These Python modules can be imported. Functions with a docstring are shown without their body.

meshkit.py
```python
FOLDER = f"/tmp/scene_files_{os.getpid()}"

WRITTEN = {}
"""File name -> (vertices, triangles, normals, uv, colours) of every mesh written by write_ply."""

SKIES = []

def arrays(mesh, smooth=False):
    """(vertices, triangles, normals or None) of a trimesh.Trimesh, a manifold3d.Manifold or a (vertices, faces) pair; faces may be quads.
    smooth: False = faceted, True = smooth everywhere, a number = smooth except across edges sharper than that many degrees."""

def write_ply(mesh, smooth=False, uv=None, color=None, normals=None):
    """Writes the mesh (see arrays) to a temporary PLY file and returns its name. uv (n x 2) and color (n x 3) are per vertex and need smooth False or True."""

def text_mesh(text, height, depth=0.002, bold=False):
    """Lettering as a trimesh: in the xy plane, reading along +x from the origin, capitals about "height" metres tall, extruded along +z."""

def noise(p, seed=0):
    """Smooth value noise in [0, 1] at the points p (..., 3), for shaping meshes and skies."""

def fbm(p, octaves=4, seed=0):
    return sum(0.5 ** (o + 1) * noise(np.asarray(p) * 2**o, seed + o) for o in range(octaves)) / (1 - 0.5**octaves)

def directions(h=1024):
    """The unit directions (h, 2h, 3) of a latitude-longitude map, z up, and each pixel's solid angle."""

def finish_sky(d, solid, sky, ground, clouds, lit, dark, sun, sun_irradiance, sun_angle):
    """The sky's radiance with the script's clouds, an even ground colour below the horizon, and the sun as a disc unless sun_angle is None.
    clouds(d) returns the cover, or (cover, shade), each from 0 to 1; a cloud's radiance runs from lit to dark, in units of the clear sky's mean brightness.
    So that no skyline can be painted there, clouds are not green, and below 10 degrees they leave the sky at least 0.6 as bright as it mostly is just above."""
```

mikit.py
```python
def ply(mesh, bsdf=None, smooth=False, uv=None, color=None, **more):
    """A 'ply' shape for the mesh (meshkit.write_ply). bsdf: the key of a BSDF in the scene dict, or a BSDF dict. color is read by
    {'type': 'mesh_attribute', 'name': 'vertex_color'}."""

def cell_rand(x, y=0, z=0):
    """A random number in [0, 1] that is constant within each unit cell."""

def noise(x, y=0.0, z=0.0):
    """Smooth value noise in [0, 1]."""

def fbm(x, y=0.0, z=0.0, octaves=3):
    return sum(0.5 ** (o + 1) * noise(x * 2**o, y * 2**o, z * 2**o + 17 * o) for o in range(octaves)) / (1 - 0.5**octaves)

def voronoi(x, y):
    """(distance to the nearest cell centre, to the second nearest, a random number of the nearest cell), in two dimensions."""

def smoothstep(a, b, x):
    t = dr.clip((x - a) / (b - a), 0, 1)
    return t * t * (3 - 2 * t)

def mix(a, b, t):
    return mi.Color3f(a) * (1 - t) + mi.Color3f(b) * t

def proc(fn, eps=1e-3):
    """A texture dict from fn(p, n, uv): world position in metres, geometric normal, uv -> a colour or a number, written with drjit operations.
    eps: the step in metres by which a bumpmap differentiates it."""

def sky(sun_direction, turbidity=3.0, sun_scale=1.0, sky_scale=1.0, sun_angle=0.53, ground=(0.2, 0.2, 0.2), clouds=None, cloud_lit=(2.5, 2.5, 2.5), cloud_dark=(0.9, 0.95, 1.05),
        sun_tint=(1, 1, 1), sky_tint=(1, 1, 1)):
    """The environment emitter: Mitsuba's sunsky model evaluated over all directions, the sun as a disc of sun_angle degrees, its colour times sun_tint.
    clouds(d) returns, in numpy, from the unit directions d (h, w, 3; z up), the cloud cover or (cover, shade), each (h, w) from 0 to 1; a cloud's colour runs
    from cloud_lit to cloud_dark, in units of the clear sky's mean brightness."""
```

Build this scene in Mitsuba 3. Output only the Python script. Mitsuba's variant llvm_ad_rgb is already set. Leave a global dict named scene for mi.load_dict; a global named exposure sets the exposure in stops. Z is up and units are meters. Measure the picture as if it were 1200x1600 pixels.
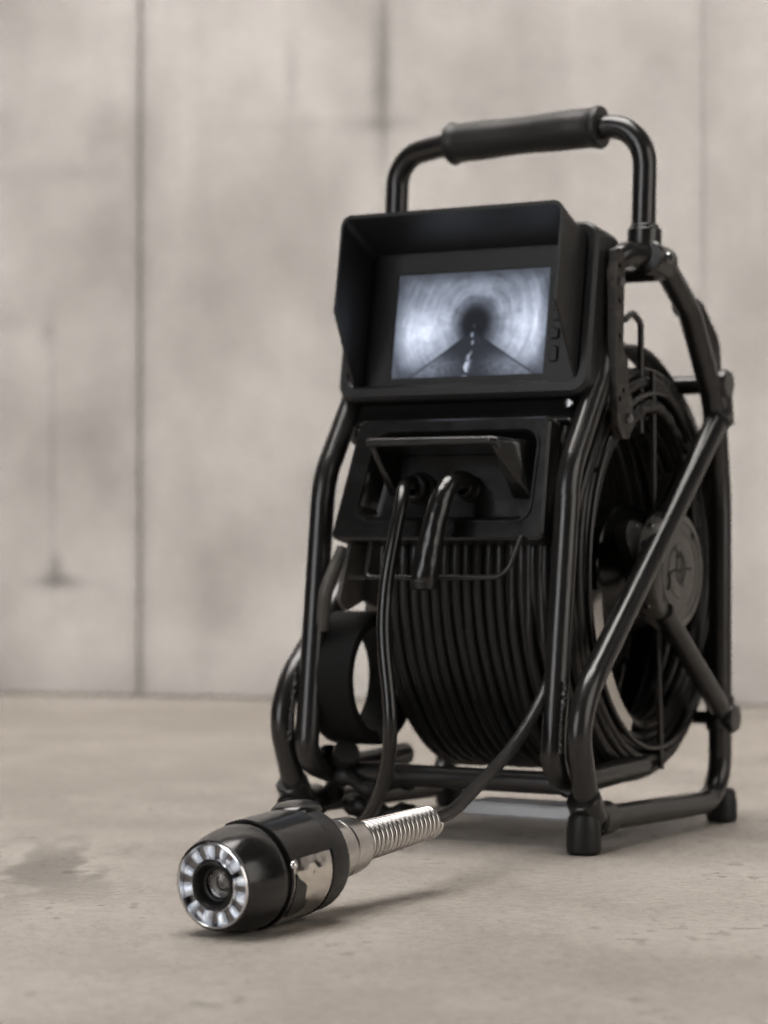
import math
import numpy as np, trimesh, drjit as dr, mitsuba as mi
import manifold3d as m3
import mikit, meshkit
from mikit import noise, fbm, smoothstep, mix, proc

T = mi.ScalarTransform4f
PI = math.pi
rng = np.random.default_rng(7)
scene, labels = {'type': 'scene'}, {}

# ------------------------------------------------------------------ camera, light, exposure
PITCH = math.atan(40 / 4000)
scene['camera'] = {
    'type': 'thinlens', 'fov_axis': 'x', 'fov': math.degrees(2 * math.atan(600 / 4000)),
    'near_clip': 0.05, 'far_clip': 60.0, 'aperture_radius': 0.0072, 'focus_distance': 1.86,
    'to_world': T().look_at(origin=[0, 0, 0.26], target=[0, math.cos(PITCH), 0.26 + math.sin(PITCH)], up=[0, 0, 1]),
}
# softbox lamps out of view: wide overhead, tall left of the camera, plus an added fill at right
def softbox(key, at, towards, w, h, radiance, color):
    at, towards = np.asarray(at, float), np.asarray(towards, float)
    ez = (towards - at) / np.linalg.norm(towards - at)
    ref = np.array([0, 0, 1.0]) if abs(ez[2]) < 0.95 else np.array([0, 1.0, 0])
    ex = np.cross(ref, ez); ex /= np.linalg.norm(ex); ey = np.cross(ez, ex)
    q = lambda x, y, z: at + ex * x + ey * y + ez * z
    v = [q(-w / 2, -h / 2, 0), q(w / 2, -h / 2, 0), q(w / 2, h / 2, 0), q(-w / 2, h / 2, 0)]
    scene[key + '__diffuser'] = mikit.ply(trimesh.Trimesh(v, [[0, 1, 2], [0, 2, 3]], process=False), {'type': 'diffuse', 'reflectance': {'type': 'rgb', 'value': [0.7, 0.7, 0.7]}},
                                          emitter={'type': 'area', 'radiance': {'type': 'rgb', 'value': [radiance * c for c in color]}})
    W, H_ = w / 2 + 0.03, h / 2 + 0.03
    o = [q(-W, -H_, 0.02), q(W, -H_, 0.02), q(W, H_, 0.02), q(-W, H_, 0.02), q(-W * .4, -H_ * .4, -0.4), q(W * .4, -H_ * .4, -0.4), q(W * .4, H_ * .4, -0.4), q(-W * .4, H_ * .4, -0.4)]
    f = [[0, 1, 5], [0, 5, 4], [1, 2, 6], [1, 6, 5], [2, 3, 7], [2, 7, 6], [3, 0, 4], [3, 4, 7], [4, 5, 6], [4, 6, 7]]
    scene[key + '__housing'] = mikit.ply(trimesh.Trimesh(o, f, process=False), {'type': 'twosided', 'b': {'type': 'diffuse', 'reflectance': {'type': 'rgb', 'value': [0.03, 0.03, 0.03]}}})
softbox('softbox_lamp', (-0.5, 2.45, 4.3), (-0.45, 2.5, 0), 3.0, 2.6, 8.2, (1.0, 0.955, 0.91))
softbox('softbox_lamp_001', (-2.3, -0.55, 1.25), (0.1, 2.2, 0.35), 1.7, 2.2, 2.5, (0.96, 0.97, 1.0))
softbox('softbox_lamp_002', (2.5, 0.55, 1.25), (0.1, 2.2, 0.35), 2.0, 2.2, 1.25, (1.0, 0.95, 0.88))  # added unseen fill, put in to lift reflections on tubes and chrome
labels['softbox_lamp_002'] = {'label': 'added unseen fill light, dim and warm, at the far right', 'category': 'lamp'}
labels['softbox_lamp'] = {'label': 'wide white softbox lamp hanging overhead', 'category': 'lamp'}
labels['softbox_lamp_001'] = {'label': 'tall white softbox lamp standing left of the camera', 'category': 'lamp'}
exposure = 0.26

# ------------------------------------------------------------------ materials
def mat(key, d): scene[key] = {'type': 'twosided', 'b': d}
def bumped(d, fn, scale=1.0, eps=2e-4): return {'type': 'bumpmap', 't': proc(fn, eps=eps), 'scale': scale, 'b': d}
def rgb(*v): return {'type': 'rgb', 'value': list(v)}
def prin(color, rough, **k): return {'type': 'principled', 'base_color': color if isinstance(color, dict) else rgb(*color), 'roughness': rough, **k}

paint_rough = proc(lambda p, n, uv: 0.17 + 0.17 * fbm(p.x * 40, p.y * 40, p.z * 40))
mat('black_paint', bumped(prin((0.013, 0.0125, 0.0122), paint_rough, specular=0.62),
                          lambda p, n, uv: 0.00012 * noise(p.x * 90, p.y * 90, p.z * 90) + 0.00003 * noise(p.x * 600, p.y * 600, p.z * 600)))
mat('black_plastic', bumped(prin((0.014, 0.0140, 0.0145), 0.40, specular=0.48),
                            lambda p, n, uv: 0.00004 * noise(p.x * 1800, p.y * 1800, p.z * 1800)))
mat('gloss_plastic', prin((0.009, 0.0088, 0.0086), proc(lambda p, n, uv: 0.13 + 0.14 * fbm(p.x * 60, p.y * 60, p.z * 60)), specular=0.55))
mat('rubber', bumped(prin((0.009, 0.0087, 0.0085), 0.47, specular=0.4),
                     lambda p, n, uv: 0.00009 * noise(p.x * 900, p.y * 900, p.z * 900)))
mat('grip_rubber', bumped(prin((0.016, 0.0155, 0.015), 0.46, specular=0.45),
                          lambda p, n, uv: 0.00012 * noise(p.x * 700, p.y * 700, p.z * 700) + 0.00022 * dr.sin((p.x * 0.859 - p.y * 0.512) * 1150.0) * smoothstep(0.1, -0.5, n.z)))
mat('cable_jacket', bumped(prin((0.008, 0.0076, 0.0074), 0.36, specular=0.45),
                           lambda p, n, uv: 0.00018 * noise(p.x * 160, p.y * 160, p.z * 160)))
mat('inside_black', prin((0.006, 0.006, 0.006), 0.7, specular=0.2))
mat('bracket_metal', bumped(prin(proc(lambda p, n, uv: mix((0.022, 0.019, 0.017), (0.05, 0.042, 0.036), smoothstep(0.5, 0.7, fbm(p.x * 80, p.y * 80, p.z * 80)))), 0.5, specular=0.4),
                            lambda p, n, uv: 0.0003 * fbm(p.x * 120, p.y * 120, p.z * 120)))
mat('hub_cap_gray', prin(proc(lambda p, n, uv: mix((0.055, 0.052, 0.047), (0.10, 0.095, 0.087), fbm(p.x * 90, p.y * 90, p.z * 90))), 0.38, specular=0.5))
mat('steel', prin((0.62, 0.60, 0.575), proc(lambda p, n, uv: 0.2 + 0.12 * noise(p.x * 300, p.y * 300, p.z * 300)), metallic=1.0))
mat('chrome', bumped(prin((0.72, 0.69, 0.65), 0.13, metallic=1.0),
                     lambda p, n, uv: 0.0022 * fbm(p.x * 75, p.y * 75, p.z * 75, octaves=2), eps=4e-4))
mat('bright_chrome', prin((0.82, 0.82, 0.83), 0.12, metallic=1.0))
mat('led_white', prin((0.46, 0.49, 0.54), 0.14, specular=0.8, clearcoat=1.0))
mat('dark_chrome', prin((0.22, 0.22, 0.23), 0.2, metallic=1.0))
mat('tray_metal', prin((0.58, 0.60, 0.63), 0.45, metallic=0.2))
mat('engraving', prin((0.008, 0.008, 0.008), 0.6))
scene['lens_glass'] = {'type': 'dielectric', 'int_ior': 1.5}
mat('lens_rear', prin((0.10, 0.095, 0.088), 0.25, specular=0.6, clearcoat=1.0))
mat('lens_pupil', prin((0.012, 0.011, 0.011), 0.1, specular=0.7))

WA = np.array([0.9676, -0.2526, 0.0]); WN = np.array([-0.2526, -0.9676, 0.0]); WO = np.array([-0.637, 4.245, 0.0])   # wall: along, towards viewer, origin
W_OFF = float(WO @ WA)
JOINTS = [-3.98, -3.56, -3.14, -2.72, -2.3, -1.88, -1.46, -1.04, -0.62, -0.2, 0.2455, 0.658, 1.1686, 1.60, 2.02, 2.44, 2.86, 3.28, 3.70, 4.12, 4.54, 4.96, 5.38]
def wall_col(p, n, uv):
    u = p.x * float(WA[0]) + p.y * float(WA[1]) - W_OFF
    z = p.z
    big = fbm(u * 2.6 + 5, z * 2.4, 3.0, octaves=4)
    mid = fbm(u * 8 + 1, z * 7, 8.0, octaves=4)
    streak = fbm(u * 17, z * 1.6, 2.0, octaves=3)
    grit = noise(u * 160, z * 160, 1.0)
    c = mix((0.470, 0.444, 0.421), (0.705, 0.673, 0.647), smoothstep(0.28, 0.72, big * 0.6 + mid * 0.4))
    c = c * (1 - 0.05 * smoothstep(0.50, 0.8, streak)) * (0.97 + 0.06 * grit)
    def spot(u0, z0, su, sz, k):
        d = dr.square((u - u0) / su) + dr.square((z - z0) / sz)
        return 1 - k * dr.exp(-d) * (0.6 + 0.8 * mid)
    # drips, rust spots and old pour lines
    c = c * spot(0.101, 0.194, 0.022, 0.012, 0.30) * spot(0.099, 0.214, 0.011, 0.020, 0.34) * spot(0.104, 0.186, 0.046, 0.010, 0.34) * spot(0.093, 0.40, 0.005, 0.20, 0.16)
    c = c * spot(0.085, 0.60, 0.014, 0.024, 0.20) * spot(0.155, 0.424, 0.020, 0.012, 0.14)
    c = c * spot(0.505, 1.00, 0.012, 0.055, 0.14) * spot(0.655, 1.00, 0.017, 0.13, 0.44) * spot(0.65, 0.92, 0.05, 0.014, 0.26) * spot(0.63, 0.97, 0.05, 0.03, 0.10)
    c = c * spot(0.50, 0.925, 0.12, 0.012, 0.07) * spot(0.52, 0.93, 0.06, 0.06, -0.07) * spot(0.33, 0.86, 0.03, 0.25, -0.05) * spot(0.1, 0.86, 0.12, 0.02, 0.10) * spot(0.36, 0.66, 0.05, 0.03, 0.09)
    c = c * spot(1.10, 0.90, 0.10, 0.4, 0.07) * spot(0.02, 0.62, 0.04, 0.02, 0.10) * spot(0.93, 1.0, 0.05, 0.02, 0.08)
    j = dr.exp(-dr.square((u - 0.2455) / 0.015)) * (0.5 + 0.9 * mid)  # soft shadow band along the left joint, painted into the wall colour
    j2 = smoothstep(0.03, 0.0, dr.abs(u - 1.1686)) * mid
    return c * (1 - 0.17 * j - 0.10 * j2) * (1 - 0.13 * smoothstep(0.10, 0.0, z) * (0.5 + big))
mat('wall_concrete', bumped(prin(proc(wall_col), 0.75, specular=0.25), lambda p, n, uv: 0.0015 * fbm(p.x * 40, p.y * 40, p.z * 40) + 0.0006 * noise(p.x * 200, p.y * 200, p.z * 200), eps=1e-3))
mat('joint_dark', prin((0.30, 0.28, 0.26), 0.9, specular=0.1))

def floor_col(p, n, uv):
    big = fbm(p.x * 2.2 + 3, p.y * 1.6 + 1, 0.0, octaves=4)
    mid = fbm(p.x * 11, p.y * 9, 4.0, octaves=4)
    fine = fbm(p.x * 190, p.y * 190, 1.0, octaves=3)
    c = mix((0.225, 0.202, 0.178), (0.315, 0.287, 0.258), smoothstep(0.25, 0.75, big * 0.55 + mid * 0.45))
    c = c * (0.87 + 0.26 * fine)
    # worn, damp-looking stain on the left and small chips
    d = dr.square((p.x + 0.262) / 0.085) + dr.square((p.y - 2.03) / 0.17)
    s = smoothstep(0.42, 0.62, fbm(p.x * 26, p.y * 9, 9.0, octaves=4)) * dr.exp(-d)
    c = c * (1 - 0.48 * s)
    d2 = dr.square((p.x - 0.33) / 0.06) + dr.square((p.y - 1.85) / 0.16)
    c = c * (1 - 0.30 * dr.exp(-d2) * smoothstep(0.45, 0.65, fbm(p.x * 20, p.y * 8, 19.0, octaves=4)))
    pits = smoothstep(0.80, 0.88, noise(p.x * 85, p.y * 85, 7.0)) * smoothstep(0.5, 0.7, mid)
    sp = noise(p.x * 420, p.y * 420, 2.0)
    c = c * (1 - 0.20 * smoothstep(0.80, 0.95, sp) + 0.10 * smoothstep(0.82, 0.95, noise(p.x * 380, p.y * 380, 8.0)))
    return c * (1 - 0.30 * pits)
floor_rough = proc(lambda p, n, uv: 0.46 + 0.25 * fbm(p.x * 14, p.y * 10, 2.0))
mat('floor_concrete', bumped(prin(proc(floor_col), floor_rough, specular=0.4), lambda p, n, uv: 0.0005 * fbm(p.x * 170, p.y * 170, 0.0, octaves=3) + 0.0004 * noise(p.x * 60, p.y * 60, 0.0), eps=5e-4))

# ------------------------------------------------------------------ geometry helpers
TH = math.radians(30.8)
ORIGIN = np.array([0.03998, 2.17398, 0.0])
def reel_world(v):
    """Reel coordinates (right, back, up) to world."""
    v = np.asarray(v, float)
    c, s = math.cos(TH), math.sin(TH)
    return np.stack([v[..., 0] * c + v[..., 1] * s, -v[..., 0] * s + v[..., 1] * c, v[..., 2]], -1) + ORIGIN

def put(key, mesh, bsdf, smooth=35, frame=reel_world):
    if hasattr(mesh, 'to_mesh'):
        q = mesh.to_mesh(); mesh = trimesh.Trimesh(q.vert_properties[:, :3], q.tri_verts, process=False)
    mesh = mesh.copy()
    if frame is not None: mesh.vertices = frame(mesh.vertices)
    base, k = key, 0
    while key in scene:
        k += 1; key = f'{base}_{k:03d}'
    scene[key] = mikit.ply(mesh, bsdf, smooth=smooth)
    return key

def fillet(pts, r, n=10):
    """Polyline with its corners rounded to radius r (one number or one per corner)."""
    pts = [np.asarray(p, float) for p in pts]
    rs = [r] * len(pts) if np.isscalar(r) else [0] + list(r) + [0]
    out = [pts[0]]
    for i in range(1, len(pts) - 1):
        a, b, c = pts[i - 1], pts[i], pts[i + 1]
        u, v = (a - b) / np.linalg.norm(a - b), (c - b) / np.linalg.norm(c - b)
        ang = math.acos(np.clip(u @ v, -1, 1))
        if ang > PI - 0.02 or rs[i] == 0: out.append(b); continue
        d = min(rs[i] / math.tan(ang / 2), 0.48 * np.linalg.norm(a - b), 0.48 * np.linalg.norm(c - b))
        rad = d * math.tan(ang / 2); w = (u + v) / np.linalg.norm(u + v); cen = b + w * rad / math.sin(ang / 2)
        s, e = b + u * d - cen, b + v * d - cen
        tot = PI - ang
        for t in np.linspace(0, 1, n): out.append(cen + (s * math.sin((1 - t) * tot) + e * math.sin(t * tot)) / math.sin(tot))
    out.append(pts[-1])
    return np.array(out)

def spline(pts, n=60):
    from scipy.interpolate import CubicSpline
    pts = np.asarray(pts, float)
    t = np.concatenate([[0], np.cumsum(np.sqrt(np.linalg.norm(np.diff(pts, axis=0), axis=1)))])
    return CubicSpline(t, pts)(np.linspace(0, t[-1], n))

def sweep(path, r, seg=20, closed=False, caps=True):
    path = np.asarray(path, float); n = len(path)
    r = np.broadcast_to(np.asarray(r, float), n)
    tan = np.gradient(path, axis=0) if not closed else np.roll(path, -1, 0) - np.roll(path, 1, 0)
    if not closed and n > 2:
        d = np.diff(path, axis=0); d /= np.linalg.norm(d, axis=1, keepdims=True)
        tan[1:-1] = d[:-1] + d[1:]
    tan /= np.linalg.norm(tan, axis=1, keepdims=True)
    ref = np.array([0, 0, 1.0]) if abs(tan[0][2]) < 0.9 else np.array([1.0, 0, 0])
    nor = [np.cross(ref, tan[0])]; nor[0] /= np.linalg.norm(nor[0])
    for i in range(1, n):
        v = nor[-1] - tan[i] * (nor[-1] @ tan[i]); nor.append(v / np.linalg.norm(v))
    nor = np.array(nor); bi = np.cross(tan, nor)
    a = np.arange(seg) * 2 * PI / seg
    v = path[:, None] + r[:, None, None] * (np.cos(a)[None, :, None] * nor[:, None] + np.sin(a)[None, :, None] * bi[:, None])
    v = v.reshape(-1, 3); f = []
    i, j = np.meshgrid(np.arange(n if closed else n - 1), np.arange(seg), indexing='ij')
    i, j = i.ravel(), j.ravel(); i2, j2 = (i + 1) % n, (j + 1) % seg
    q = np.stack([i * seg + j, i * seg + j2, i2 * seg + j2, i2 * seg + j], 1)
    f = np.vstack([q[:, [0, 1, 2]], q[:, [0, 2, 3]]])
    if not closed and caps:
        v = np.vstack([v, path[0], path[-1]]); m = n * seg; k = np.arange(seg)
        f = np.vstack([f, np.stack([k * 0 + m, (k + 1) % seg, k], 1), np.stack([k * 0 + m + 1, (n - 1) * seg + k, (n - 1) * seg + (k + 1) % seg], 1)])
    return trimesh.Trimesh(v, f, process=False)

def basis(axis):
    a = np.asarray(axis, float); a = a / np.linalg.norm(a)
    ref = np.array([0, 0, 1.0]) if abs(a[2]) < 0.9 else np.array([1.0, 0, 0])
    x = np.cross(ref, a); x /= np.linalg.norm(x)
    return x, np.cross(a, x), a

def lathe(profile, at, axis, seg=48, sx=1.0, sy=1.0, a0=0, a1=None):
    """profile: (distance along axis, radius) pairs; radius 0 closes an end."""
    x, y, a = basis(axis); prof = np.asarray(profile, float); n = len(prof)
    full = a1 is None
    ang = np.arange(seg) * 2 * PI / seg if full else np.linspace(a0, a1, seg)
    v = np.asarray(at, float) + prof[:, 0][:, None, None] * a + prof[:, 1][:, None, None] * (sx * np.cos(ang)[None, :, None] * x + sy * np.sin(ang)[None, :, None] * y)
    v = v.reshape(-1, 3)
    i, j = np.meshgrid(np.arange(n - 1), np.arange(seg if full else seg - 1), indexing='ij'); i, j = i.ravel(), j.ravel(); j2 = (j + 1) % seg
    q = np.stack([i * seg + j, i * seg + j2, (i + 1) * seg + j2, (i + 1) * seg + j], 1)
    f = np.vstack([q[:, [0, 1, 2]], q[:, [0, 2, 3]]])
    m = trimesh.Trimesh(v, f, process=False)
    m.merge_vertices(); m.update_faces(m.nondegenerate_faces()); m.remove_unreferenced_vertices()
    return m

CS, MF = m3.CrossSection, m3.Manifold
def rr(w, h, r, seg=32): return CS.square((w - 2 * r, h - 2 * r), True).offset(r, m3.JoinType.Round, 2.0, seg)
def poly(pts, r=0.0, seg=24):
    c = CS([np.asarray(pts, float)])
    if c.area() == 0: c = CS([np.asarray(pts, float)[::-1]])
    return c.offset(-r, m3.JoinType.Round, 2.0, seg).offset(r, m3.JoinType.Round, 2.0, seg) if r else c
def bev(cs, h, c):
    """Convex outline extruded by h with its edges chamfered by c."""
    return MF.batch_hull([cs.offset(-c, m3.JoinType.Round, 2.0, 32).extrude(h), cs.extrude(h - 2 * c).translate((0, 0, c))])
def tm(m):
    if hasattr(m, 'to_mesh'):
        q = m.to_mesh(); return trimesh.Trimesh(q.vert_properties[:, :3], q.tri_verts, process=False)
    return m
def join(*ms): return trimesh.util.concatenate([tm(m) for m in ms])
def mirror(mesh):
    m = tm(mesh).copy(); m.vertices[:, 0] *= -1; m.faces = m.faces[:, ::-1]; return m
def frame_of(o, ex, ey, ez):
    o, ex, ey, ez = (np.asarray(k, float) for k in (o, ex, ey, ez))
    def fn(v): return reel_world(o + v[:, :1] * ex + v[:, 1:2] * ey + v[:, 2:3] * ez)
    return fn

# ------------------------------------------------------------------ the setting: floor and wall
g = np.array([[-6, -3, 0], [6, -3, 0], [6, 9, 0], [-6, 9, 0.0]])
put('floor', trimesh.Trimesh(g, [[0, 1, 2], [0, 2, 3]], process=False), 'floor_concrete', smooth=False, frame=None)
labels['floor'] = {'kind': 'structure', 'label': 'bare grey brown concrete floor', 'category': 'floor'}

labels['concrete_wall'] = {'label': 'stained pale grey concrete wall of tall panels behind the cable reel', 'category': 'wall'}
WALL_H = 3.2
def wall_frame(v): return WO + v[:, :1] * WA + v[:, 1:2] * WN + v[:, 2:3] * np.array([0, 0, 1.0])
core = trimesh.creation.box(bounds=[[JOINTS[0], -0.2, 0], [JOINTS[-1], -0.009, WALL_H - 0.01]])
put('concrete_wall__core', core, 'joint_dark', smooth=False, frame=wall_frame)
prng = np.random.default_rng(3)
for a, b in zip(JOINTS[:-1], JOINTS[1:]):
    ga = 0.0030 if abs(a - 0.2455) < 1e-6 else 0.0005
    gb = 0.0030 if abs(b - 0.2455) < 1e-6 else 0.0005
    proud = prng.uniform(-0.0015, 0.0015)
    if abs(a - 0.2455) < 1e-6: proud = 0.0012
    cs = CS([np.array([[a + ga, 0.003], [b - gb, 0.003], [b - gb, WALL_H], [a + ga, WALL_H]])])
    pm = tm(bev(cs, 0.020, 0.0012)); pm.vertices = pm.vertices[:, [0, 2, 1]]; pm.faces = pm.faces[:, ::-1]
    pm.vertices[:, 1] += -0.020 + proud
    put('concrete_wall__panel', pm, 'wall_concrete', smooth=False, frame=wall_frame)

# ------------------------------------------------------------------ the cable reel: frame of bent tube
R = 'cable_reel'
labels[R] = {'label': 'black tubular frame cable reel with hooded monitor and carrying handle', 'category': 'cable reel'}
H = 0.1425; TR = 0.0107
def both(key, fn, bsdf, smooth=40):
    m = tm(fn(1)); put(key, m, bsdf, smooth); put(key, mirror(m), bsdf, smooth)

# inner posts: up the front, then bent back under the monitor and up behind it
post = fillet([(0.120, 0.16, 0.060), (0.120, 0.030, 0.055), (0.120, -0.010, 0.066), (0.120, 0.0205, 0.312), (0.120, 0.087, 0.408), (0.120, 0.104, 0.506)], [0.02, 0.03, 0.075, 0.08], 16)
both(R + '__front_post', lambda s: sweep(post, TR), 'black_paint')
# outer loops: monitor top, back over, down the rear, forward along the floor
loop = fillet([(0.1215, 0.098, 0.455), (0.1225, 0.094, 0.5045), (H, 0.150, 0.5055), (H, 0.2155, 0.463), (H, 0.2705, 0.384), (H, 0.2835, 0.30), (H, 0.2835, 0.020), (H, 0.012, 0.0265)],
              [0.024, 0.05, 0.05, 0.09, 0.2, 0.040], 14)
both(R + '__side_loop', lambda s: sweep(loop, TR), 'black_paint')
brace = fillet([(H + 0.003, 0.278, 0.373), (H + 0.003, 0.0035, 0.1345), (H + 0.002, -0.0125, 0.1000), (H, 0.012, 0.030)], [0.085, 0.05], 18)
both(R + '__diagonal_brace', lambda s: sweep(brace, TR), 'black_paint')
lower = fillet([(H + 0.004, 0.150, 0.196), (H + 0.004, 0.289, 0.094)], 0.01)
both(R + '__lower_brace', lambda s: sweep(lower, 0.0098), 'black_paint')
# collars where tubes meet
def collar(at, axis, r, l, lip=0.0012):
    return lathe([(-l / 2, 0), (-l / 2, r - lip), (-l / 2 + lip, r), (l / 2 - lip, r), (l / 2, r - lip), (l / 2, 0)], at, axis, 36)
both(R + '__foot_socket', lambda s: join(collar((H, 0.034, 0.0262), (0, 1, 0.02), 0.0143, 0.024), collar((H, 0.009, 0.037), (0, 0.62, -0.85), 0.0146, 0.024)), 'black_paint')
both(R + '__rear_collar', lambda s: join(collar((H, 0.281, 0.377), (0, -0.16, 1), 0.0135, 0.03), lathe([(0, 0), (0, 0.0125), (0.001, 0.0135), (0.011, 0.0135), (0.0135, 0.0115), (0.014, 0)], (H + 0.000, 0.2745, 0.400), (1, 0, 0), 32)), 'black_paint')
both(R + '__rear_collar', lambda s: join(collar((H, 0.2835, 0.100), (0, 0, 1), 0.0130, 0.032), lathe([(0, 0), (0, 0.0125), (0.001, 0.0135), (0.011, 0.0135), (0.0135, 0.0115), (0.014, 0)], (H + 0.002, 0.2850, 0.095), (1, 0, 0), 32)), 'black_paint')
def foot(b, h):
    return lathe([(0, 0), (0, 0.0115), (0.0015, 0.0138), (0.006, 0.0146), (h * 0.62, 0.0142), (h - 0.003, 0.0128), (h, 0.0105), (h, 0)], (H, b, 0.0004), (0, 0, 1), 40)
both(R + '__rubber_foot', lambda s: foot(0.003, 0.033), 'rubber')
both(R + '__rubber_foot', lambda s: foot(0.2865, 0.030), 'rubber')
# weld beads where tubes touch
def weld(pts, r, n, seed):
    g_ = np.random.default_rng(seed); p = spline(pts, n); out = []
    for q in p:
        b_ = trimesh.creation.icosphere(1, 1.0); b_.vertices *= r * g_.uniform(0.75, 1.25, 3); b_.vertices += q + g_.normal(0, r * 0.18, 3); out.append(b_)
    return join(*out)
both(R + '__weld', lambda s: weld([(0.1312, -0.0175, 0.085), (0.1312, -0.0150, 0.110), (0.1312, -0.0085, 0.140)], 0.0021, 26, 4), 'black_paint', True)
def ring_weld(at, axis, r, seed):
    x, y, a = basis(axis); at = np.asarray(at, float)
    return weld([at + r * (math.cos(t) * x + math.sin(t) * y) for t in np.linspace(0, 2 * PI, 13)], 0.0016, 44, seed)
both(R + '__weld', lambda s: ring_weld((H, 0.0215, 0.0262), (0, 1, 0), 0.0113, 5), 'black_paint', True)
both(R + '__weld', lambda s: ring_weld((0.1095, 0.036, 0.0535), (1, 0, 0), 0.0105, 6), 'black_paint', True)
both(R + '__weld', lambda s: ring_weld((H + 0.003, 0.2695, 0.3655), (0, -0.72, -0.69), 0.0115, 7), 'black_paint', True)
# cross tubes
put(R + '__front_crossbar', sweep(np.array([(-0.121, 0.036, 0.0535), (0.121, 0.036, 0.0535)]), 0.0098), 'black_paint')
put(R + '__rear_crossbar', sweep(np.array([(-H, 0.2765, 0.400), (H, 0.2765, 0.400)]), 0.0085), 'black_paint')
put(R + '__rear_crossbar', sweep(np.array([(-H, 0.296, 0.094), (H, 0.296, 0.094)]), 0.0060), 'black_paint')
put(R + '__top_crossbar', sweep(np.array([(-H, 0.147, 0.4905), (H, 0.147, 0.4905)]), 0.0075), 'black_paint')
# rear hoop seen beyond the right loop
hoop = fillet([(0.108, 0.27, 0.47), (0.125, 0.262, 0.475), (0.130, 0.292, 0.440), (0.130, 0.300, 0.385)], [0.01, 0.03], 10)
both(R + '__rear_hoop', lambda s: sweep(hoop, 0.0085), 'black_paint')
# the tray under the spool
tr = tm(bev(rr(0.112, 0.050, 0.005), 0.012, 0.002)); tr.vertices += (0.052, 0.085, 0.0190)
put(R + '__tray', tr, 'tray_metal', 25)
labels[R + '__tray'] = {'label': 'pale metal tray strip under the front bar'}

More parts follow.
